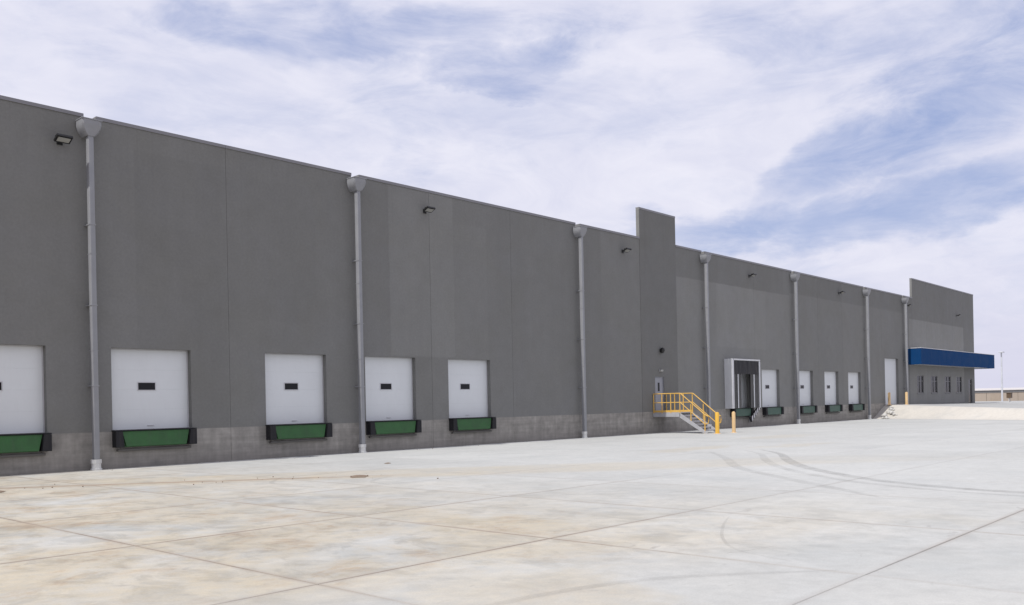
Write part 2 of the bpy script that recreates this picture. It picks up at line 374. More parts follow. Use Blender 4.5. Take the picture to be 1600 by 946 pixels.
# ------------------------------------------------------------------ ground
def gz(x): return -.0018 * min(max(x - 10, 0), 70)
def toe(o): return 76.5 - .45 * max(o, 0)
def crest(o): return 80.3 - .44 * max(o, 0)
def plat(x, o): return max(1.04 - .034 * max(o, 0), .3) - .0068 * (x - 80)

def sheet(name, fx, us, vs, mat, kind='structure', parent=None):
    b = MB(); g = [[b.bm.verts.new(fx(u, v)) for v in vs] for u in us]
    for i in range(len(us) - 1):
        for j in range(len(vs) - 1): b.bm.faces.new((g[i][j], g[i][j + 1], g[i + 1][j + 1], g[i + 1][j]))
    bmesh.ops.recalc_face_normals(b.bm, faces=b.bm.faces)
    for f in b.bm.faces:
        if f.normal.z < 0: f.normal_flip()
    return tag(b.build(name, mat, parent), kind=kind)

sheet('ground', lambda u, v: (u, v, -.75), [-3000, -300, 0, 300, 3000, 6000], [-3000, -300, 0, 300, 3000, 6000], M['desert'])
yard = sheet('concrete_yard', lambda u, v: (u, -v, gz(u) - .014), [-40, 10, 30, 50, 80], [-.3, 20, 60], M['joint'])
JX = [5.25 + 3.68 * k for k in range(-4, 21)]; JY = [4.15 * k for k in range(0, 12)]; JY[0] = .015
slab_mesh = {}
for i in range(len(JX) - 1):
    for j in range(len(JY) - 1):
        x0, x1, y0, y1 = JX[i], JX[i + 1], JY[j], JY[j + 1]
        kx = 'flat' if x1 <= 10 else ('cross' if x0 < 10 else 'fall'); ky = 'edge' if j == 0 else 'mid'
        key = (kx, ky)
        if key not in slab_mesh:
            b = MB(); gp = .0045; w_, d_ = x1 - x0, y1 - y0
            b.box(gp, w_ - gp, -d_ + gp, -gp, -.1, 0, .005, seg=1)
            for v in b.bm.verts: v.co.z += gz(x0 + v.co.x) - gz(x0)
            ob = b.build('concrete_slab', M['slab'], yard); slab_mesh[key] = ob.data
        else:
            ob = bpy.data.objects.new('concrete_slab', slab_mesh[key]); C.objects.link(ob); ob.parent = yard
        ob.location = (x0, -y0, gz(x0) + random.uniform(-.0012, .0012))

def ramp_pt(u, o):
    t = max(0, min(1, u)); x = toe(o) + (crest(o) - toe(o)) * t
    e = t * t * (3 - 2 * t)
    wob = .02 * math.sin(o * 1.9 + u * 5) + .015 * math.sin(o * 4.3)
    return (x, -o, (gz(x) + .004) * (1 - e) + plat(x, o) * e + wob * math.sin(math.pi * t))
sheet('ramp', ramp_pt, [k / 12 for k in range(13)], [.0, .6, 1.5, 3, 5, 7, 9, 11, 13, 16, 20, 25, 32, 40, 60], M['ramp'])
def drive_pt(u, o):
    x = crest(o) + (420 - crest(o)) * u ** 2.0
    return (x, -o, plat(x, o))
sheet('driveway', drive_pt, [k / 24 for k in range(25)], [0, 1.5, 3, 5, 9, 13, 17, 22, 30, 60, 110], M['drive'])
def side_pt(u, v):
    x = 107.2 + (420 - 107.2) * u ** 1.6
    return (x, v, plat(x, 0) - .006)
sheet('side_yard', side_pt, [k / 10 for k in range(11)], [0, 20, 80, 250], M['drive'])

# ------------------------------------------------------------------ the warehouse
H = 11.1
ware = thing('warehouse_building', (0, 0, 0), 'long grey concrete warehouse with a row of loading docks and a raised office end', 'warehouse')
DW, DB, DT = 2.68, 1.21, 3.84
docks = [7.42, 12.05, 17.60, 22.17, 26.76, 51.95, 56.45, 62.12, 66.92, 71.60]      # left jambs
openings = [(x, x + DW, DB, DT) for x in docks]
openings += [(79.9, 83.3, 1.045, 5.2), (43.17, 44.12, 1.12, 3.2)]
wins = [(88.4, 90.25), (92.45, 94.45), (96.85, 98.8), (100.75, 102.65)]
openings += [(a, b, 2.02, 3.72) for a, b in wins] + [(105.1, 106.5, .84, 3.5)]
spouts = [11.53, 21.85, 36.2, 48.85, 61.6, 75.4, 84.8]
bounds = [-14, -6.5, 1.5, 6.6, 11.53, 16.18, 21.85, 25.8, 31.0, 36.2, 41.85, 45.66, 48.85, 55.5, 61.6, 65.85, 70.6, 75.4, 79.2, 84.8, 87.35, 91.4, 95.6, 99.8, 103.65, 107.5]
G = .005
def top_of(xm):
    if 41.85 < xm < 45.66: return 12.8
    if xm > 87.35: return 12.93
    return H
for a, b in zip(bounds, bounds[1:]):
    T = top_of((a + b) / 2); tower = T > H
    x0, x1 = a + G, b - G
    if a == 41.85: x0, x1 = a - .0, b + .0
    ops = [o for o in openings if o[0] < b and o[1] > a]
    nt = [(s - .19, s + .19) for s in spouts if a - .3 < s < b + .3]
    xs = {x0, x1}; zs = {-.8, T}
    for o in ops: xs |= {max(x0, o[0]), min(x1, o[1])}; zs |= {o[2], o[3]}
    for n0, n1 in nt:
        xs |= {min(max(n0, x0), x1), min(max(n1, x0), x1)}; zs.add(T - .28)
    xs, zs = sorted(xs), sorted(zs)
    def solid(x, z):
        for o in ops:
            if o[0] < x < o[1] and o[2] < z < o[3]: return False
        for n0, n1 in nt:
            if n0 < x < n1 and z > T - .28: return False
        return True
    yf = -.012 if a == 41.85 else random.uniform(-.002, .003)
    pb = grid_solid(xs, zs, solid, yf, .2 if tower else .3)
    ob = pb.build('wall_panel', M['wall'], ware)
    if a == 41.85: ob['label'] = 'tall narrow grey pier panel rising above the parapet beside the yellow stairs'
    # sheet-metal coping on the panel
    ranges = [(x0, x1)]
    for n0, n1 in nt:
        ranges = [r for q in ranges for r in ((q[0], min(q[1], n0)), (max(q[0], n1), q[1])) if r[1] - r[0] > .02]
    for (c0, c1) in ranges:
        cb = MB(); cb.box(c0, c1, -.028, .23 if tower else .33, T + .002, T + .024).box(c0, c1, -.028, -.016, T - .085, T + .002)
        cb.build('coping', M['coping'], ware)
jb = None
for x in bounds[1:-1]:
    if x in (41.85, 45.66) or x in spouts: continue
    MB().box(x - .03, x + .03, .012, .19, -.5, min(top_of(x - .1), top_of(x + .1)) - .02).build('joint_sealant', M['sealant'], ware)
for x in spouts:
    MB().box(x - .03, x + .03, .03, .19, -.5, H - .3).build('joint_sealant', M['sealant'], ware)
MB().box(-14, -13.8, .31, 62, -.8, H).build('end_wall', M['core'], ware)
MB().box(107.3, 107.5, .205, 62, -.8, 12.93).build('end_wall', M['wall'], ware)
MB().box(-13.79, 107.29, 61.8, 62, -.8, 10.4).build('rear_wall', M['core'], ware)
MB().box(-13.79, 107.29, .32, 61.79, 10.3, 10.45).build('roof', M['roof'], ware)
MB().box(87.37, 107.29, 20, 20.2, 10.46, 12.9).build('parapet_return', M['core'], ware)
MB().box(-13.79, 107.29, .45, .5, -.5, 10.29).build('interior_lining', M['core'], ware)

# sectional dock doors (part: door frame mesh, sub-parts: sections, vision panel)
def make_dock_door(w_, z0, z1, nsec, y=.225, window=True):
    f = MB(); f.box(0, .035, y - .02, y + .05, z0, z1 - .036).box(w_ - .035, w_, y - .02, y + .05, z0, z1 - .036).box(0, w_, y - .02, y + .05, z1 - .035, z1)
    fr = f.build('dock_door', M['frame'], ware)
    h = (z1 - .037 - z0) / nsec
    for k in range(nsec):
        b = MB(); b.box(.037, w_ - .037, y, y + .045, z0 + k * h + .0005, z0 + (k + 1) * h - .0005, .0008, seg=1)
        b.build('door_section', M['door'], fr)
    if window:
        wx, wz = .95, 2.50
        if nsec != 4: pass
        b = MB()
        b.box(wx - .03, wx + .60, y - .014, y - .002, wz + .235, wz + .262).box(wx - .03, wx + .60, y - .014, y - .002, wz - .027, wz)
        b.box(wx - .03, wx, y - .014, y - .002, wz, wz + .235).box(wx + .57, wx + .60, y - .014, y - .002, wz, wz + .235)
        vf = b.build('window_frame', M['frame'], fr)
        MB().box(wx + .001, wx + .569, y - .008, y - .001, wz + .001, wz + .234).build('window_pane', M['glass'], fr)
    MB().box(w_ * .46, w_ * .54, y - .03, y - .002, z0 + .10, z0 + .13, .004, seg=1).build('lift_handle', M['frame'], fr)
    MB().box(.05, w_ - .05, y - .012, y + .02, z0 - .012, z0 + .002).build('bottom_seal', M['rubber'], fr)
    return fr
proto = make_dock_door(DW, DB, DT, 4); proto.location.x = docks[0]
for x in docks[1:]:
    c = copy_tree(proto); c.parent = ware; c.location.x = x
big = make_dock_door(3.4, 1.045, 5.2, 6, window=False); big.location.x = 79.9
big['label'] = 'tall white drive-in door at the top of the ramp'

# personnel door by the stairs
pd = MB().box(43.17, 43.21, .03, .15, 1.12, 3.2).box(44.08, 44.12, .03, .15, 1.12, 3.2).box(43.21, 44.08, .03, .15, 3.16, 3.2).build('personnel_door', M['pdoor'], ware)
MB().box(43.213, 44.077, .06, .1, 1.125, 3.157, .004, seg=1).build('door_leaf', M['pdoor'], pd)
MB().box(43.55, 43.72, .045, .058, 2.35, 2.85).build('window_pane', M['glass'], pd)
MB().box(43.95, 44.0, -.02, .058, 2.05, 2.1).box(43.86, 44.0, -.035, -.02, 2.06, 2.09).build('handle', M['galv'], pd)

# office windows and entrance
for (a, b_) in wins:
    f = MB(); z0, z1 = 2.02, 3.72; t = .06
    f.box(a, a + t, .06, .15, z0, z1).box(b_ - t, b_, .06, .15, z0, z1).box(a + t, b_ - t, .06, .15, z0, z0 + t).box(a + t, b_ - t, .06, .15, z1 - t, z1)
    mx = (a + b_) / 2
    f.box(mx - .03, mx + .03, .065, .145, z0 + t, z1 - t)
    f.box(a + t, mx - .03, .065, .145, z1 - .56, z1 - .5).box(mx + .03, b_ - t, .065, .145, z1 - .56, z1 - .5)
    fr = f.build('office_window', M['winframe'], ware)
    for (p0, p1) in ((a + t, mx - .03), (mx + .03, b_ - t)):
        for (q0, q1) in ((z0 + t, z1 - .56), (z1 - .5, z1 - t)):
            MB().box(p0 + .002, p1 - .002, .1, .112, q0 + .002, q1 - .002).build('window_pane', M['glass'], fr)
    MB().box(a - .05, b_ + .05, -.05, .05, z0 - .07, z0 - .003, .006, seg=1).build('sill', M['winframe'], fr)
f = MB(); f.box(105.1, 105.17, .06, .15, .84, 3.5).box(106.43, 106.5, .06, .15, .84, 3.5).box(105.17, 106.43, .06, .15, 3.43, 3.5).box(105.17, 106.43, .06, .15, 2.95, 3.0)
f = f.build('entrance_door', M['winframe'], ware)
MB().box(105.172, 106.428, .1, .112, .9, 2.948).build('door_leaf', M['glass'], f)
MB().box(105.172, 106.428, .1, .112, 3.002, 3.428).build('window_pane', M['glass'], f)
MB().box(105.3, 105.33, .0, .03, 1.7, 2.2).box(105.3, 105.33, .03, .1, 1.73, 1.76).box(105.3, 105.33, .03, .1, 2.14, 2.17).build('handle', M['galv'], f)

# ------------------------------------------------------------------ dock levelers
def make_leveler(mat, label, cat, group):
    t = thing('dock_leveler', (0, 0, DB), label, cat, group)
    for s, (a, b_) in ((0, (-.02, .20)), (1, (DW - .20, DW + .02))):
        pts = [(a, -.04), (b_, -.04), (b_ + (.05 if s == 0 else 0), -.55), (a - (0 if s == 0 else .05), -.55)]
        MB().prism(pts, 'y', -.30, -.002, .008).build('bumper', M['rubber'], t)
    MB().box(-.04, DW + .04, -.26, -.004, -.036, -.004, .004, seg=1).build('top_channel', M['rubber'], t)
    MB().prism([(.25, -.042), (DW - .25, -.042), (DW - .31, -.55), (.31, -.55)], 'y', -.16, -.003, .004).build('frame_plate', mat, t)
    rot = Matrix.Translation((0, -.2, -.04)) @ Matrix.Rotation(R(-4), 4, 'X') @ Matrix.Translation((0, .2, .04))
    lp = MB(); lp.prism([(.215, -.05), (DW - .215, -.05), (DW - .33, -.53), (.33, -.53)], 'y', -.215, -.19, .004)
    bmesh.ops.transform(lp.bm, matrix=rot, verts=lp.bm.verts)
    lp.build('lip_plate', mat, t)
    hb = MB()
    for k in range(4):
        hx = .45 + k * (DW - .9) / 3
        hb.tube([(hx - .07, -.2, -.055), (hx + .07, -.2, -.055)], .018, 8)
    hb.build('hinge', mat, t, True)
    MB().box(.10, DW - .10, -.12, -.003, -.68, -.61, .006, seg=1).build('lower_ledge', M['sill'], t)
    return t
lev_labels = {7.42: 'green dock leveler with black bumpers at the far left edge, cut off by the frame',
 12.05: 'widest fully seen green dock leveler, under the white door right of the nearest downspout',
 17.60: 'green dock leveler left of the second downspout, under the third white door from left',
 22.17: 'green dock leveler with black bumpers immediately right of the second downspout',
 26.76: 'green dock leveler under the lone white door midway between second and third downspouts',
 51.95: 'green dock leveler under the boxy dock shelter, behind the separate yellow bollard',
 56.45: 'dull green dock leveler under the white door just right of the dock shelter',
 62.12: 'small dull green leveler just right of the fifth downspout, nearest of the last three',
 66.92: 'small dull green leveler in the middle of the last three docks',
 71.60: 'smallest dull green leveler at the last dock before the pale ramp'}
pn = make_leveler(M['green'], 'x', 'dock leveler', 'green dock levelers along the dock wall')
pf = make_leveler(M['green_far'], 'x', 'dock leveler', 'green dock levelers along the dock wall')
for i, x in enumerate(docks):
    t = (pn if x == docks[0] else copy_tree(pn)) if x < 40 else (pf if x == 51.95 else copy_tree(pf))
    t.location.x = x; t['label'] = lev_labels[x]

# ------------------------------------------------------------------ downspouts with leader heads
def make_spout(x, label):
    t = thing('downspout', (x - .13, 0, gz(x)), label, 'downspout', 'downspouts on the dock wall')
    g0 = gz(x); top = H - .27 - g0
    b = MB(); b.box(-.085, .085, -.40, -.21, .33, top - .42, .03, None, 3)
    b.build('pipe', M['pipe'], t, True)
    # leader head: square mouth narrowing in a curve to the pipe
    rings = []
    for k in range(9):
        u = k / 8; hw = .295 * math.cos(u * math.pi / 2 * .86) ** .55; hw = max(hw, .125)
        z = top - .12 - .36 * u
        y0 = -.52 + .10 * u
        rings.append([(-hw, -.012, z), (-hw, y0 + .05, z), (-hw + .05, y0, z), (hw - .05, y0, z), (hw, y0 + .05, z), (hw, -.012, z)])
    rings.insert(0, [(p[0], p[1], top) for p in rings[0]])
    MB().loft(rings).build('leader_head', M['pipe'], t, True)
    MB().box(-.31, .31, -.54, -.005, top + .002, top + .03, .004, seg=1).build('head_rim', M['pipe'], t)
    MB().box(-.10, .26, -.50, .25, top - .105, top - .02).build('scupper', M['pipe'], t)
    for z in (2.6, 5.1, 7.6):
        MB().box(-.10, .10, -.412, -.004, z, z + .035, .004, seg=1).build('strap', M['pipe'], t)
    for z in (3.7, 6.7): MB().box(-.093, .093, -.407, -.183, z, z + .02).build('joint_band', M['pipe'], t)
    bt = MB(); rg = []
    for (z, w2, d2) in ((0, .15, .15), (.05, .15, .15), (.06, .125, .13), (.2, .12, .13), (.21, .14, .14), (.335, .14, .14)):
        rg.append([(w2 * math.cos(a) * (1.12 if abs(math.cos(a)) > .5 else 1), -.30 + d2 * math.sin(a), z) for a in [math.pi / 8 + k * math.pi / 4 for k in range(8)]])
    bt.loft(rg).build('boot', M['boot'], t)
    return t
spl = ['tall grey downspout with a half round leader head, nearest, between the first two doors',
       'grey downspout with leader head and pale boot between the third and fourth white doors',
       'grey downspout on the blank wall left of the tall pier',
       'slim grey downspout rising behind the yellow stairs, right of the tall pier',
       'slim grey downspout between the dock shelter bay and the last three docks',
       'thin grey downspout right of the last dock, left of the tall drive-in door',
       'farthest thin grey downspout at the left end of the blue canopy']
for x, l in zip(spouts, spl): make_spout(x, l)

# ------------------------------------------------------------------ floodlights
def make_flood(sc=1.0):
    t = thing('floodlight', (0, 0, 0), 'x', 'floodlight', 'floodlights under the parapet')
    MB().box(-.10, .10, -.035, -.003, -.12, .10, .008).build('wall_plate', M['blackm'], t)
    MB().tube([(0, -.03, .02), (0, -.14, .08), (0, -.24, .08)], .025, 8).build('arm', M['blackm'], t, True)
    T = Matrix.Translation((0, -.36, .03)) @ Matrix.Rotation(R(-24), 4, 'X')
    b = MB(); b.box(-.27, .27, -.19, .19, -.045, .045, .014, T); b.build('housing', M['blackm'], t)
    b = MB()
    for k in range(9): b.box(-.2 + k * .048, -.185 + k * .048, -.13, .13, .046, .075, 0, T)
    b.build('cooling_fin', M['blackm'], t)
    b = MB(); b.box(-.21, .21, -.11, .12, -.055, -.046, 0, T); b.build('lens', M['lens'], t)
    b = MB()
    for s in (-1, 1): b.box(s * .25 - .008, s * .25 + .008, -.03, .03, -.02, .09, 0, T)
    b.build('bracket', M['blackm'], t)
    return t
fl = make_flood()
fll = [(10.62, 10.1, 'black floodlight with a pale lens beside the nearest leader head, top left'),
       (25.55, 10.18, 'small black floodlight high above the gap between the fourth and fifth white doors'),
       (40.2, 10.12, 'small black floodlight high on the wall just left of the tall pier'),
       (54.9, 10.12, 'small dark floodlight high above the dock shelter'),
       (70.0, 10.15, 'tiny dark floodlight high above the last two docks'),
       (85.8, 10.2, 'tiny dark floodlight in the corner beside the raised office parapet'),
       (101.2, 10.2, 'tiny dark floodlight on the raised office wall above the blue canopy')]
for i, (x, z, l) in enumerate(fll):
    t = fl if i == 0 else copy_tree(fl)
    t.location = (x, 0, z); t['label'] = l; t.scale = (.85,) * 3

# small fixtures over the personnel door
t = thing('wall_lamp', (43.8, 0, 4.73), 'small round dark lamp on the tall pier, high above the stair door', 'wall lamp')
MB().box(-.09, .09, -.05, -.014, -.09, .09, .02).build('wall_plate', M['blackm'], t)
MB().tube([(0, -.05, 0), (0, -.12, 0), (0, -.2, -.02), (0, -.25, -.04)], [.13, .17, .16, .08], 14).build('lamp_head', M['blackm'], t, True)
t = thing('wall_lamp', (43.75, 0, 3.55), 'small pale lamp directly over the grey door on the stair landing', 'wall lamp')
MB().box(-.16, .16, -.05, -.014, -.06, .06, .01).build('wall_plate', M['galv'], t)
MB().prism([(-.14, .05), (-.05, .05), (-.05, -.05), (-.11, -.05)], 'x', -.14, .14, .006).build('lamp_head', M['lens'], t)

# ------------------------------------------------------------------ dock shelter
t = thing('dock_shelter', (51.26, 0, 0), 'boxy dock shelter with bright side panel and black curtains, right of the yellow stairs', 'dock shelter')
SW, z0, z1, sdp = 3.84, 1.2, 4.42, .56
for a in (0, SW - .1):
    MB().box(a, a + .1, -sdp, -.004, z0, z1 - .101, .006, seg=1).build('side_frame', M['shelter'], t)
MB().box(0, SW, -sdp, -.004, z1 - .1, z1, .006, seg=1).build('top_frame', M['shelter'], t)
MB().box(.0, .22, -sdp - .02, -sdp - .002, z0, z1, .004, seg=1).build('corner_trim', M['trim'], t)
MB().box(SW - .16, SW, -sdp - .02, -sdp - .002, z0, z1 - .16, .004, seg=1).build('corner_trim', M['shelter'], t)
MB().box(.16, SW, -sdp - .02, -sdp - .002, z1 - .08, z1, .004, seg=1).build('top_trim', M['trim'], t)
# head curtain with soft folds
def curtain(x0, x1, za, zb, y, amp, n, seed):
    b = MB(); r = random.Random(seed); xs_ = [x0 + (x1 - x0) * k / n for k in range(n + 1)]
    offs = [amp * math.sin(k * 1.7 + seed) + r.uniform(-amp, amp) * .4 for k in range(n + 1)]
    g = [[b.bm.verts.new((xs_[k], y + offs[k] * (1 - q / 4 * .5) - d, zb + (za - zb) * q / 4)) for q in range(5)] for d in (0, .012) for k in range(n + 1)]
    A, B = g[:n + 1], g[n + 1:]
    for L in (A, B):
        for k in range(n):
            for q in range(4): b.bm.faces.new((L[k][q], L[k][q + 1], L[k + 1][q + 1], L[k + 1][q]))
    for k in range(n):
        b.bm.faces.new((A[k][0], A[k + 1][0], B[k + 1][0], B[k][0])); b.bm.faces.new((A[k][4], A[k + 1][4], B[k + 1][4], B[k][4]))
    bmesh.ops.recalc_face_normals(b.bm, faces=b.bm.faces); return b
curtain(.165, SW - .165, z1 - .98, z1 - .09, -sdp + .05, .015, 22, 1).build('head_curtain', M['curtain'], t)
curtain(.165, 1.28, z0, z1 - .95, -sdp + .08, .03, 16, 2).build('side_curtain', M['curtainside'], t, True)
curtain(SW - 1.25, SW - .165, z0, z1 - .95, -sdp + .08, .03, 16, 3).build('side_curtain', M['curtainside'], t, True)
for a in (.75, SW - .9):
    MB().box(a, a + .1, -sdp + .005, -sdp + .03, z0 + .02, z1 - 1.0).build('guide_stripe', M['shelter'], t)
# folded truck-lock arm under the right of the shelter
t = thing('vehicle_restraint', (54.55, 0, gz(54)), 'slanted dark arm with a striped plate below the right side of the dock shelter', 'truck restraint')
MB().box(-.12, .12, -.08, -.004, .35, 1.15, .006, seg=1).build('track', M['galv'], t)
T = Matrix.Translation((0.15, -.35, .95)) @ Matrix.Rotation(R(-34), 4, 'Y')
b = MB(); b.box(-.85, .75, -.05, .05, -.17, .13, .01, T); b.build('arm', M['rubber'], t)
b = MB()
for k in range(5): b.prism([(-.75 + k * .3, -.15), (-.6 + k * .3, -.15), (-.46 + k * .3, .11), (-.61 + k * .3, .11)], 'y', -.058, -.052)
bmesh.ops.transform(b.bm, matrix=T, verts=b.bm.verts); b.build('stripe', M['trim'], t)
MB().box(-.08, .08, -.31, -.08, .8, .95).build('carriage', M['galv'], t)

# ------------------------------------------------------------------ yellow stairs
LX0, LX1, LO, SO, FZ = 42.9, 44.25, 1.8, 3.25, 1.12
g0 = gz(43.5)
t = thing('access_stairs', (LX0, 0, g0), 'steel stairs and landing with yellow railings leading up to the grey door', 'stairs')
FZ -= g0; W_ = LX1 - LX0
MB().box(0, W_, -LO, -.02, FZ - .04, FZ, .004, seg=1).build('landing', M['galv'], t)
for a in (-.03, W_ - .03):
    MB().box(a, a + .06, -LO - .02, -.02, FZ - .25, FZ - .042, .004, seg=1).build('landing_beam', M['galv'], t)
    run = SO - LO
    MB().prism([(-LO + .02, FZ - .02), (-LO + .02, FZ - .28), (-SO - .05, .0), (-SO - .28, .0), (-SO - .28, .06)], 'x', a, a + .05, .003).build('stringer', M['galv'], t)
n = 6
for k in range(n):
    z = FZ * (n - k) / (n + 1); y = -LO - run * (k + .35) / n
    b = MB(); b.box(.024, W_ - .034, y - .13, y + .13, z - .02, z + .015).box(.024, W_ - .034, y - .135, y - .11, z - .05, z + .016)
    b.build('tread', M['galv'], t)
rr = .03
for a in (0.0, W_):
    side = [(-.06), (-.75), (-LO + .03)]
    RZ = 1.07
    b = MB(); b.tube([(a, -.06, FZ + RZ), (a, -LO, FZ + RZ), (a, -LO - .08, FZ + RZ - .03), (a, -SO - .12, RZ - .02), (a, -SO - .26, RZ - .1)], rr, 8)
    b.build('handrail', M['yellow'], t, True)
    b = MB(); b.tube([(a, -.06, FZ + .56), (a, -LO, FZ + .56), (a, -LO - .05, FZ + .54), (a, -SO - .14, .5)], rr * .85, 8); b.build('mid_rail', M['yellow'], t, True)
    MB().box(a - .006, a + .006, -LO, -.06, FZ + .01, FZ + .12).build('toe_board', M['yellow'], t)
    for y in (-.06, -.62, -1.2, -LO): MB().tube([(a, y, FZ - .2), (a, y, FZ + RZ)], rr, 8).build('rail_post', M['yellow'], t, True)
    MB().tube([(a, -SO - .12, .0), (a, -SO - .12, RZ - .02)], rr * 1.1, 8).build('rail_post', M['yellow'], t, True)
    MB().tube([(a, -2.5, FZ * .42), (a, -2.5, FZ * .5 + RZ - .02)], rr, 8).build('rail_post', M['yellow'], t, True)
    # looped rail end
    MB().tube([(a, -SO - .24, RZ - .09), (a, -SO - .34, RZ - .13), (a, -SO - .37, RZ - .3), (a, -SO - .33, RZ - .5), (a, -SO - .14, RZ - .56)], rr, 8).build('rail_end_loop', M['yellow'], t, True)

# ------------------------------------------------------------------ bollards
def bollard(x, o, z, h, r, mat, label):
    t = thing('bollard', (x, -o, z), label, 'bollard', 'yellow bollards')
    MB().tube([(0, 0, 0), (0, 0, .02), (0, 0, h - .08), (0, 0, h - .03), (0, 0, h)], [r, r, r, r * .8, r * .2], 18).build('post', mat, t, True)
    MB().tube([(0, 0, -.02), (0, 0, .012)], [r * 1.9, r * 1.7], 18).build('base_collar', M['paleboll'], t, True)
bollard(42.95, 4.1, gz(43), 1.18, .115, M['bollard'], 'thick bright yellow bollard standing at the foot of the yellow stairs')
bollard(44.6, 4.2, gz(44), 1.18, .10, M['paleboll'], 'paler yellow bollard standing apart, right of the stairs in front of the dock shelter')
bollard(79.55, .45, 1.03, 1.1, .11, M['paleboll'], 'faded yellow bollard at the left jamb of the tall drive-in door')
bollard(83.45, .62, 1.0, 1.15, .12, M['paleboll'], 'faded yellow bollard right of the drive-in door, beneath the blue canopy end')

# ------------------------------------------------------------------ blue canopy
t = thing('entrance_canopy', (85.4, 0, 4.68), 'long flat blue canopy wrapping the office end of the warehouse', 'canopy')
CO = 1.35; CL = 110.3 - 85.4; CH = 1.5
def cpanel(x0, x1, y0, y1, name='canopy_panel'):
    MB().box(x0, x1, y0, y1, 0, CH, .008, seg=1).build(name, M['blue'], t)
cpanel(0, .05, -CO + .052, -.004)
n = 10
for k in range(n): cpanel(CL * k / n + .004, CL * (k + 1) / n - .004, -CO, -CO + .05)
cpanel(CL - .05, CL, -CO + .052, 6)
MB().box(-.03, CL + .03, -CO - .03, -.004, CH + .002, CH + .05, .005, seg=1).build('cap_flashing', M['trim'], t)
MB().box(107.52 - 85.4, CL + .03, -.003, 6, CH + .002, CH + .05, .005, seg=1).build('cap_flashing', M['trim'], t)
MB().box(.06, CL - .06, -CO + .06, -.004, .06, .09).build('soffit', M['trim'], t)
MB().box(107.52 - 85.4, CL - .06, -.003, 6, .06, .09).build('soffit', M['trim'], t)

# ------------------------------------------------------------------ far building and pole
def at(px_deg, dist): a = R(YAW + px_deg); return Vector((dist * math.cos(a), -D + dist * math.sin(a), 0))
c0 = at(-26.0, 352); c1 = at(-38.5, 352)
ax = (c1 - c0).normalized(); L = (c1 - c0).length
far = thing('storage_building', (c0.x, c0.y, -.75), 'long low tan metal building with a pale roof, in the distance beyond the warehouse', 'building', None, math.atan2(ax.y, ax.x))
FH = 3.75
n = 16
for k in range(n):
    MB().box(L * k / n + .04, L * (k + 1) / n - .04, 0, .3, 0, FH - (.05 * (k % 3 == 1))).build('wall', M['tan'], far)
MB().box(0, L, .31, 24, 0, FH - .1).build('rear_wall', M['tan'], far)
MB().prism([(-.5, FH + .02), (-.5, FH + .22), (12, FH + .9), (25, FH + .22), (25, FH + .02)], 'x', -.4, L + .4).build('roof', M['tanroof'], far)
for k in (3, 7, 11, 14):
    MB().box(L * k / n + 1.2, L * k / n + 4.2, -.06, -.01, 0, 2.6).build('roller_door', M['tandoor'], far)
MB().box(-.3, L + .3, -.14, -.04, FH - .75, FH - .05).build('fascia', M['winframe'], far)

pp = at(-29.12, 150)
t = thing('light_pole', (pp.x, pp.y, plat(pp.x, 20) - .1), 'tall pale lamp pole beyond the right end of the warehouse', 'lamp pole')
MB().tube([(0, 0, 0), (0, 0, 4), (0, 0, 8.1)], [.14, .12, .10], 12).build('pole', M['pole'], t, True)
MB().box(-.3, .3, -.3, .3, -.3, .04, .02).build('base_plate', M['galv'], t)
MB().box(-.55, .55, -.3, .3, 8.1, 8.26, .03).build('lamp_head', M['pole'], t)
t = thing('utility_cabinet', (pp.x - 3.2, pp.y - 1.7, plat(pp.x, 20) + .0), 'small dark brown cabinet at the foot of the distant pale pole', 'utility cabinet')
MB().box(-.38, .38, -.3, .3, 1.25, 1.95, .02).build('cabinet_box', M['brown'], t)
MB().box(-.3, -.22, -.05, .05, -.4, 1.25).box(.22, .3, -.05, .05, -.4, 1.25).build('stand', M['tanroof'], t)
MB().box(-.44, .44, -.36, .36, 1.952, 2.0).build('lid', M['brown'], t)

# ------------------------------------------------------------------ tyre marks, dirt, rubble
def strip(name, pts, wd, label, group, off=0.0, mt='skidfaint'):
    """thin flat ribbon following a smooth curve"""
    P_ = [Vector(p) for p in pts]; Q = []
    for i in range(len(P_) - 1):
        p0 = P_[max(i - 1, 0)]; p1 = P_[i]; p2 = P_[i + 1]; p3 = P_[min(i + 2, len(P_) - 1)]
        for k in range(8):
            u = k / 8; Q.append(.5 * ((2 * p1) + (p2 - p0) * u + (2 * p0 - 5 * p1 + 4 * p2 - p3) * u * u + (3 * p1 - p0 - 3 * p2 + p3) * u ** 3))
    Q.append(P_[-1]); b = MB(); L_, R_ = [], []
    for i, q in enumerate(Q):
        d = (Q[min(i + 1, len(Q) - 1)] - Q[max(i - 1, 0)]).normalized(); nn = Vector((-d.y, d.x))
        taper = min(1, .35 + 2.5 * min(i, len(Q) - 1 - i) / len(Q))
        for s, LL in ((1, L_), (-1, R_)):
            p = q + nn * (off + s * wd / 2 * taper); LL.append(b.bm.verts.new((p.x, -p.y, gz(p.x) + .0062)))
    for i in range(len(Q) - 1): b.bm.faces.new((L_[i], R_[i], R_[i + 1], L_[i + 1]))
    bmesh.ops.recalc_face_normals(b.bm, faces=b.bm.faces)
    for f in b.bm.faces:
        if f.normal.z < 0: f.normal_flip()
    return tag(b.build(name, M[mt]), label, 'tyre mark', group)
A = [(29.2, 13.6), (27.3, 15.2), (24.5, 16.8), (22.0, 18.5), (19.6, 20.9), (18.5, 22.8), (18.1, 24.6), (18.0, 27.5), (18.3, 31)]
grp = 'tyre marks curving across the yard'
strip('tyre_mark', A, .34, 'darkest curved tyre mark sweeping out of the right edge of the yard', grp, 0, 'skid')
strip('tyre_mark', A[:8], .26, 'second dark tyre track running close beside the darkest curve', grp, .62)
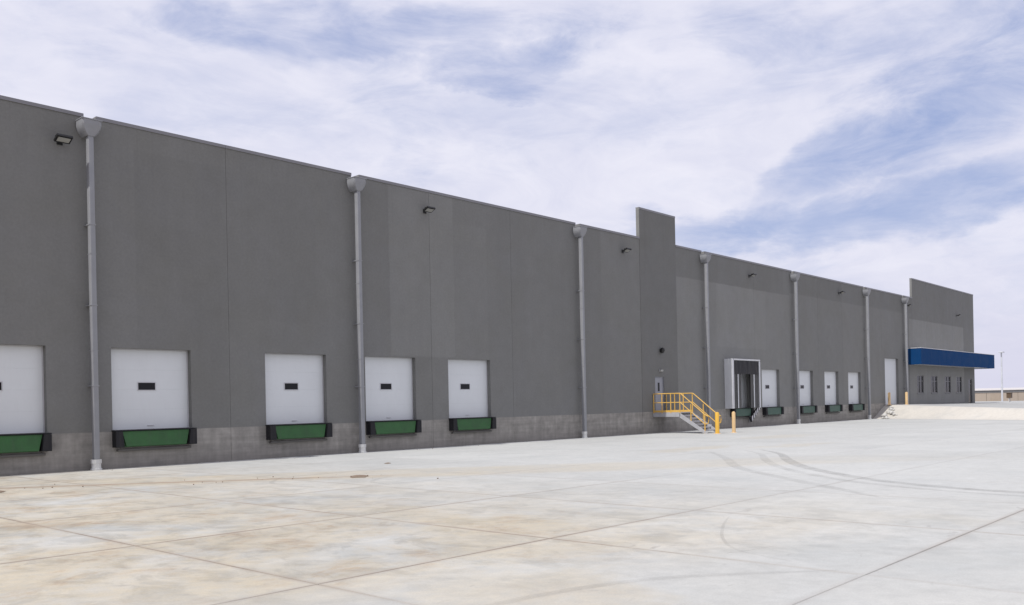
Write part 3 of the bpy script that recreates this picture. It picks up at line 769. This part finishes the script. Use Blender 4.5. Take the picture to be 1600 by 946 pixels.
strip('tyre_mark', [(27.5, 12.5), (24.6, 14.7), (21.3, 16.9), (19.1, 19.1), (17.2, 21.2), (15.9, 22.6)], .30, 'fainter curved tyre mark left of the darkest one, right of the stairs', grp)
strip('tyre_mark', [(12.9, 8.3), (12.2, 9.0), (11.7, 9.7), (11.7, 10.4), (12.2, 10.9)], .12, 'small hooked tyre scuff near the wall below the third door', grp)
strip('tyre_mark', [(14.6, 10.7), (13.6, 11.2), (13.1, 11.9), (13.3, 12.7)], .12, 'small hooked tyre scuff right of its twin, near the brown dirt smear', grp)
strip('tyre_mark', [(12.2, 21.6), (11.3, 22.0), (10.2, 22.6), (9.5, 23.2), (9.2, 24.0)], .045, 'thin faint arc scratched on the clean slab in the right foreground', grp)
strip('tyre_mark', [(9.0, 24.6), (7.6, 23.4), (6.2, 22.9), (4.6, 22.8)], .14, 'pale straight tyre trace across the foreground slab', grp)

def mound(x, o, lx, ly, h, label, rz=0, mat='dirt'):
    b = MB(); r = random.Random(int(x * 10)); n = 22; rings = []
    prof = [(1.0, -.01), (.8, .35), (.5, .8), (.2, 1.0)]
    jit = [r.uniform(.75, 1.2) for _ in range(n)]
    for (q, z) in prof: rings.append([(lx * q * jit[k] * math.cos(2 * math.pi * k / n), ly * q * jit[k] * math.sin(2 * math.pi * k / n), h * z * r.uniform(.8, 1.1) + .001) for k in range(n)])
    b.loft(rings); ob = b.build('dirt_pile', M[mat]); ob.location = (x, -o, gz(x) + .004); ob.rotation_euler.z = rz
    tag(ob, label, 'dirt pile', 'low dirt smears on the slab')
mound(14.1, 9.95, .46, .24, .03, 'low brown dirt smear on the concrete below the door right of the second downspout', R(50))
mound(6.85, 5.95, .34, .14, .035, 'low dark dirt smear at the left edge of the yard near the wall', R(45))
mound(17.9, 6.5, .22, .1, .02, 'tiny brown dirt spot on the pale concrete below the fifth white door', R(40))

b = MB(); r = random.Random(3)
for k in range(40):
    u = r.random(); x = 6.5 + 8.5 * u; o = .76 * x - .9 + r.gauss(0, .8); s = r.uniform(.006, .022)
    if r.random() < .25: x = r.uniform(6, 30); o = r.uniform(.1, 1.2)
    T = Matrix.Translation((x, -o, gz(x) + s * .5)) @ Matrix.Rotation(r.uniform(0, 6), 4, 'Z') @ Matrix.Rotation(r.uniform(0, 6), 4, 'X')
    g = bmesh.new(); bmesh.ops.create_icosphere(g, subdivisions=1, radius=s)
    for v in g.verts: v.co *= r.uniform(.7, 1.25)
    bmesh.ops.transform(g, matrix=T, verts=g.verts); b._add(g)
tag(b.build('gravel', M['dirt']), 'loose pebbles scattered along the run-off line near the wall', 'gravel', kind='stuff')

rocks = [(76.2, .5, .34), (76.9, .35, .42), (77.5, .55, .5), (77.0, 1.1, .3), (78.1, .4, .4), (75.7, .9, .22), (76.4, 1.5, .24), (78.6, .3, .3)]
b = MB()
for (x, o, s) in rocks:
    for q in range(3):
        g = bmesh.new(); bmesh.ops.create_icosphere(g, subdivisions=1, radius=s * (.62 - .17 * q))
        for v in g.verts: v.co = Vector((v.co.x * r.uniform(.7, 1.2), v.co.y * r.uniform(.7, 1.2), v.co.z * r.uniform(.5, .8)))
        zz = gz(x) + max(0, (x - 76.3)) * .36
        bmesh.ops.transform(g, matrix=Matrix.Translation((x + r.uniform(-.3, .3), -max(.6, o + .7 + r.uniform(-.2, .25)), zz + .08)), verts=g.verts); b._add(g)
tag(b.build('rubble', M['rock']), 'heap of broken white rock at the wall where the ramp begins', 'rubble', kind='stuff')
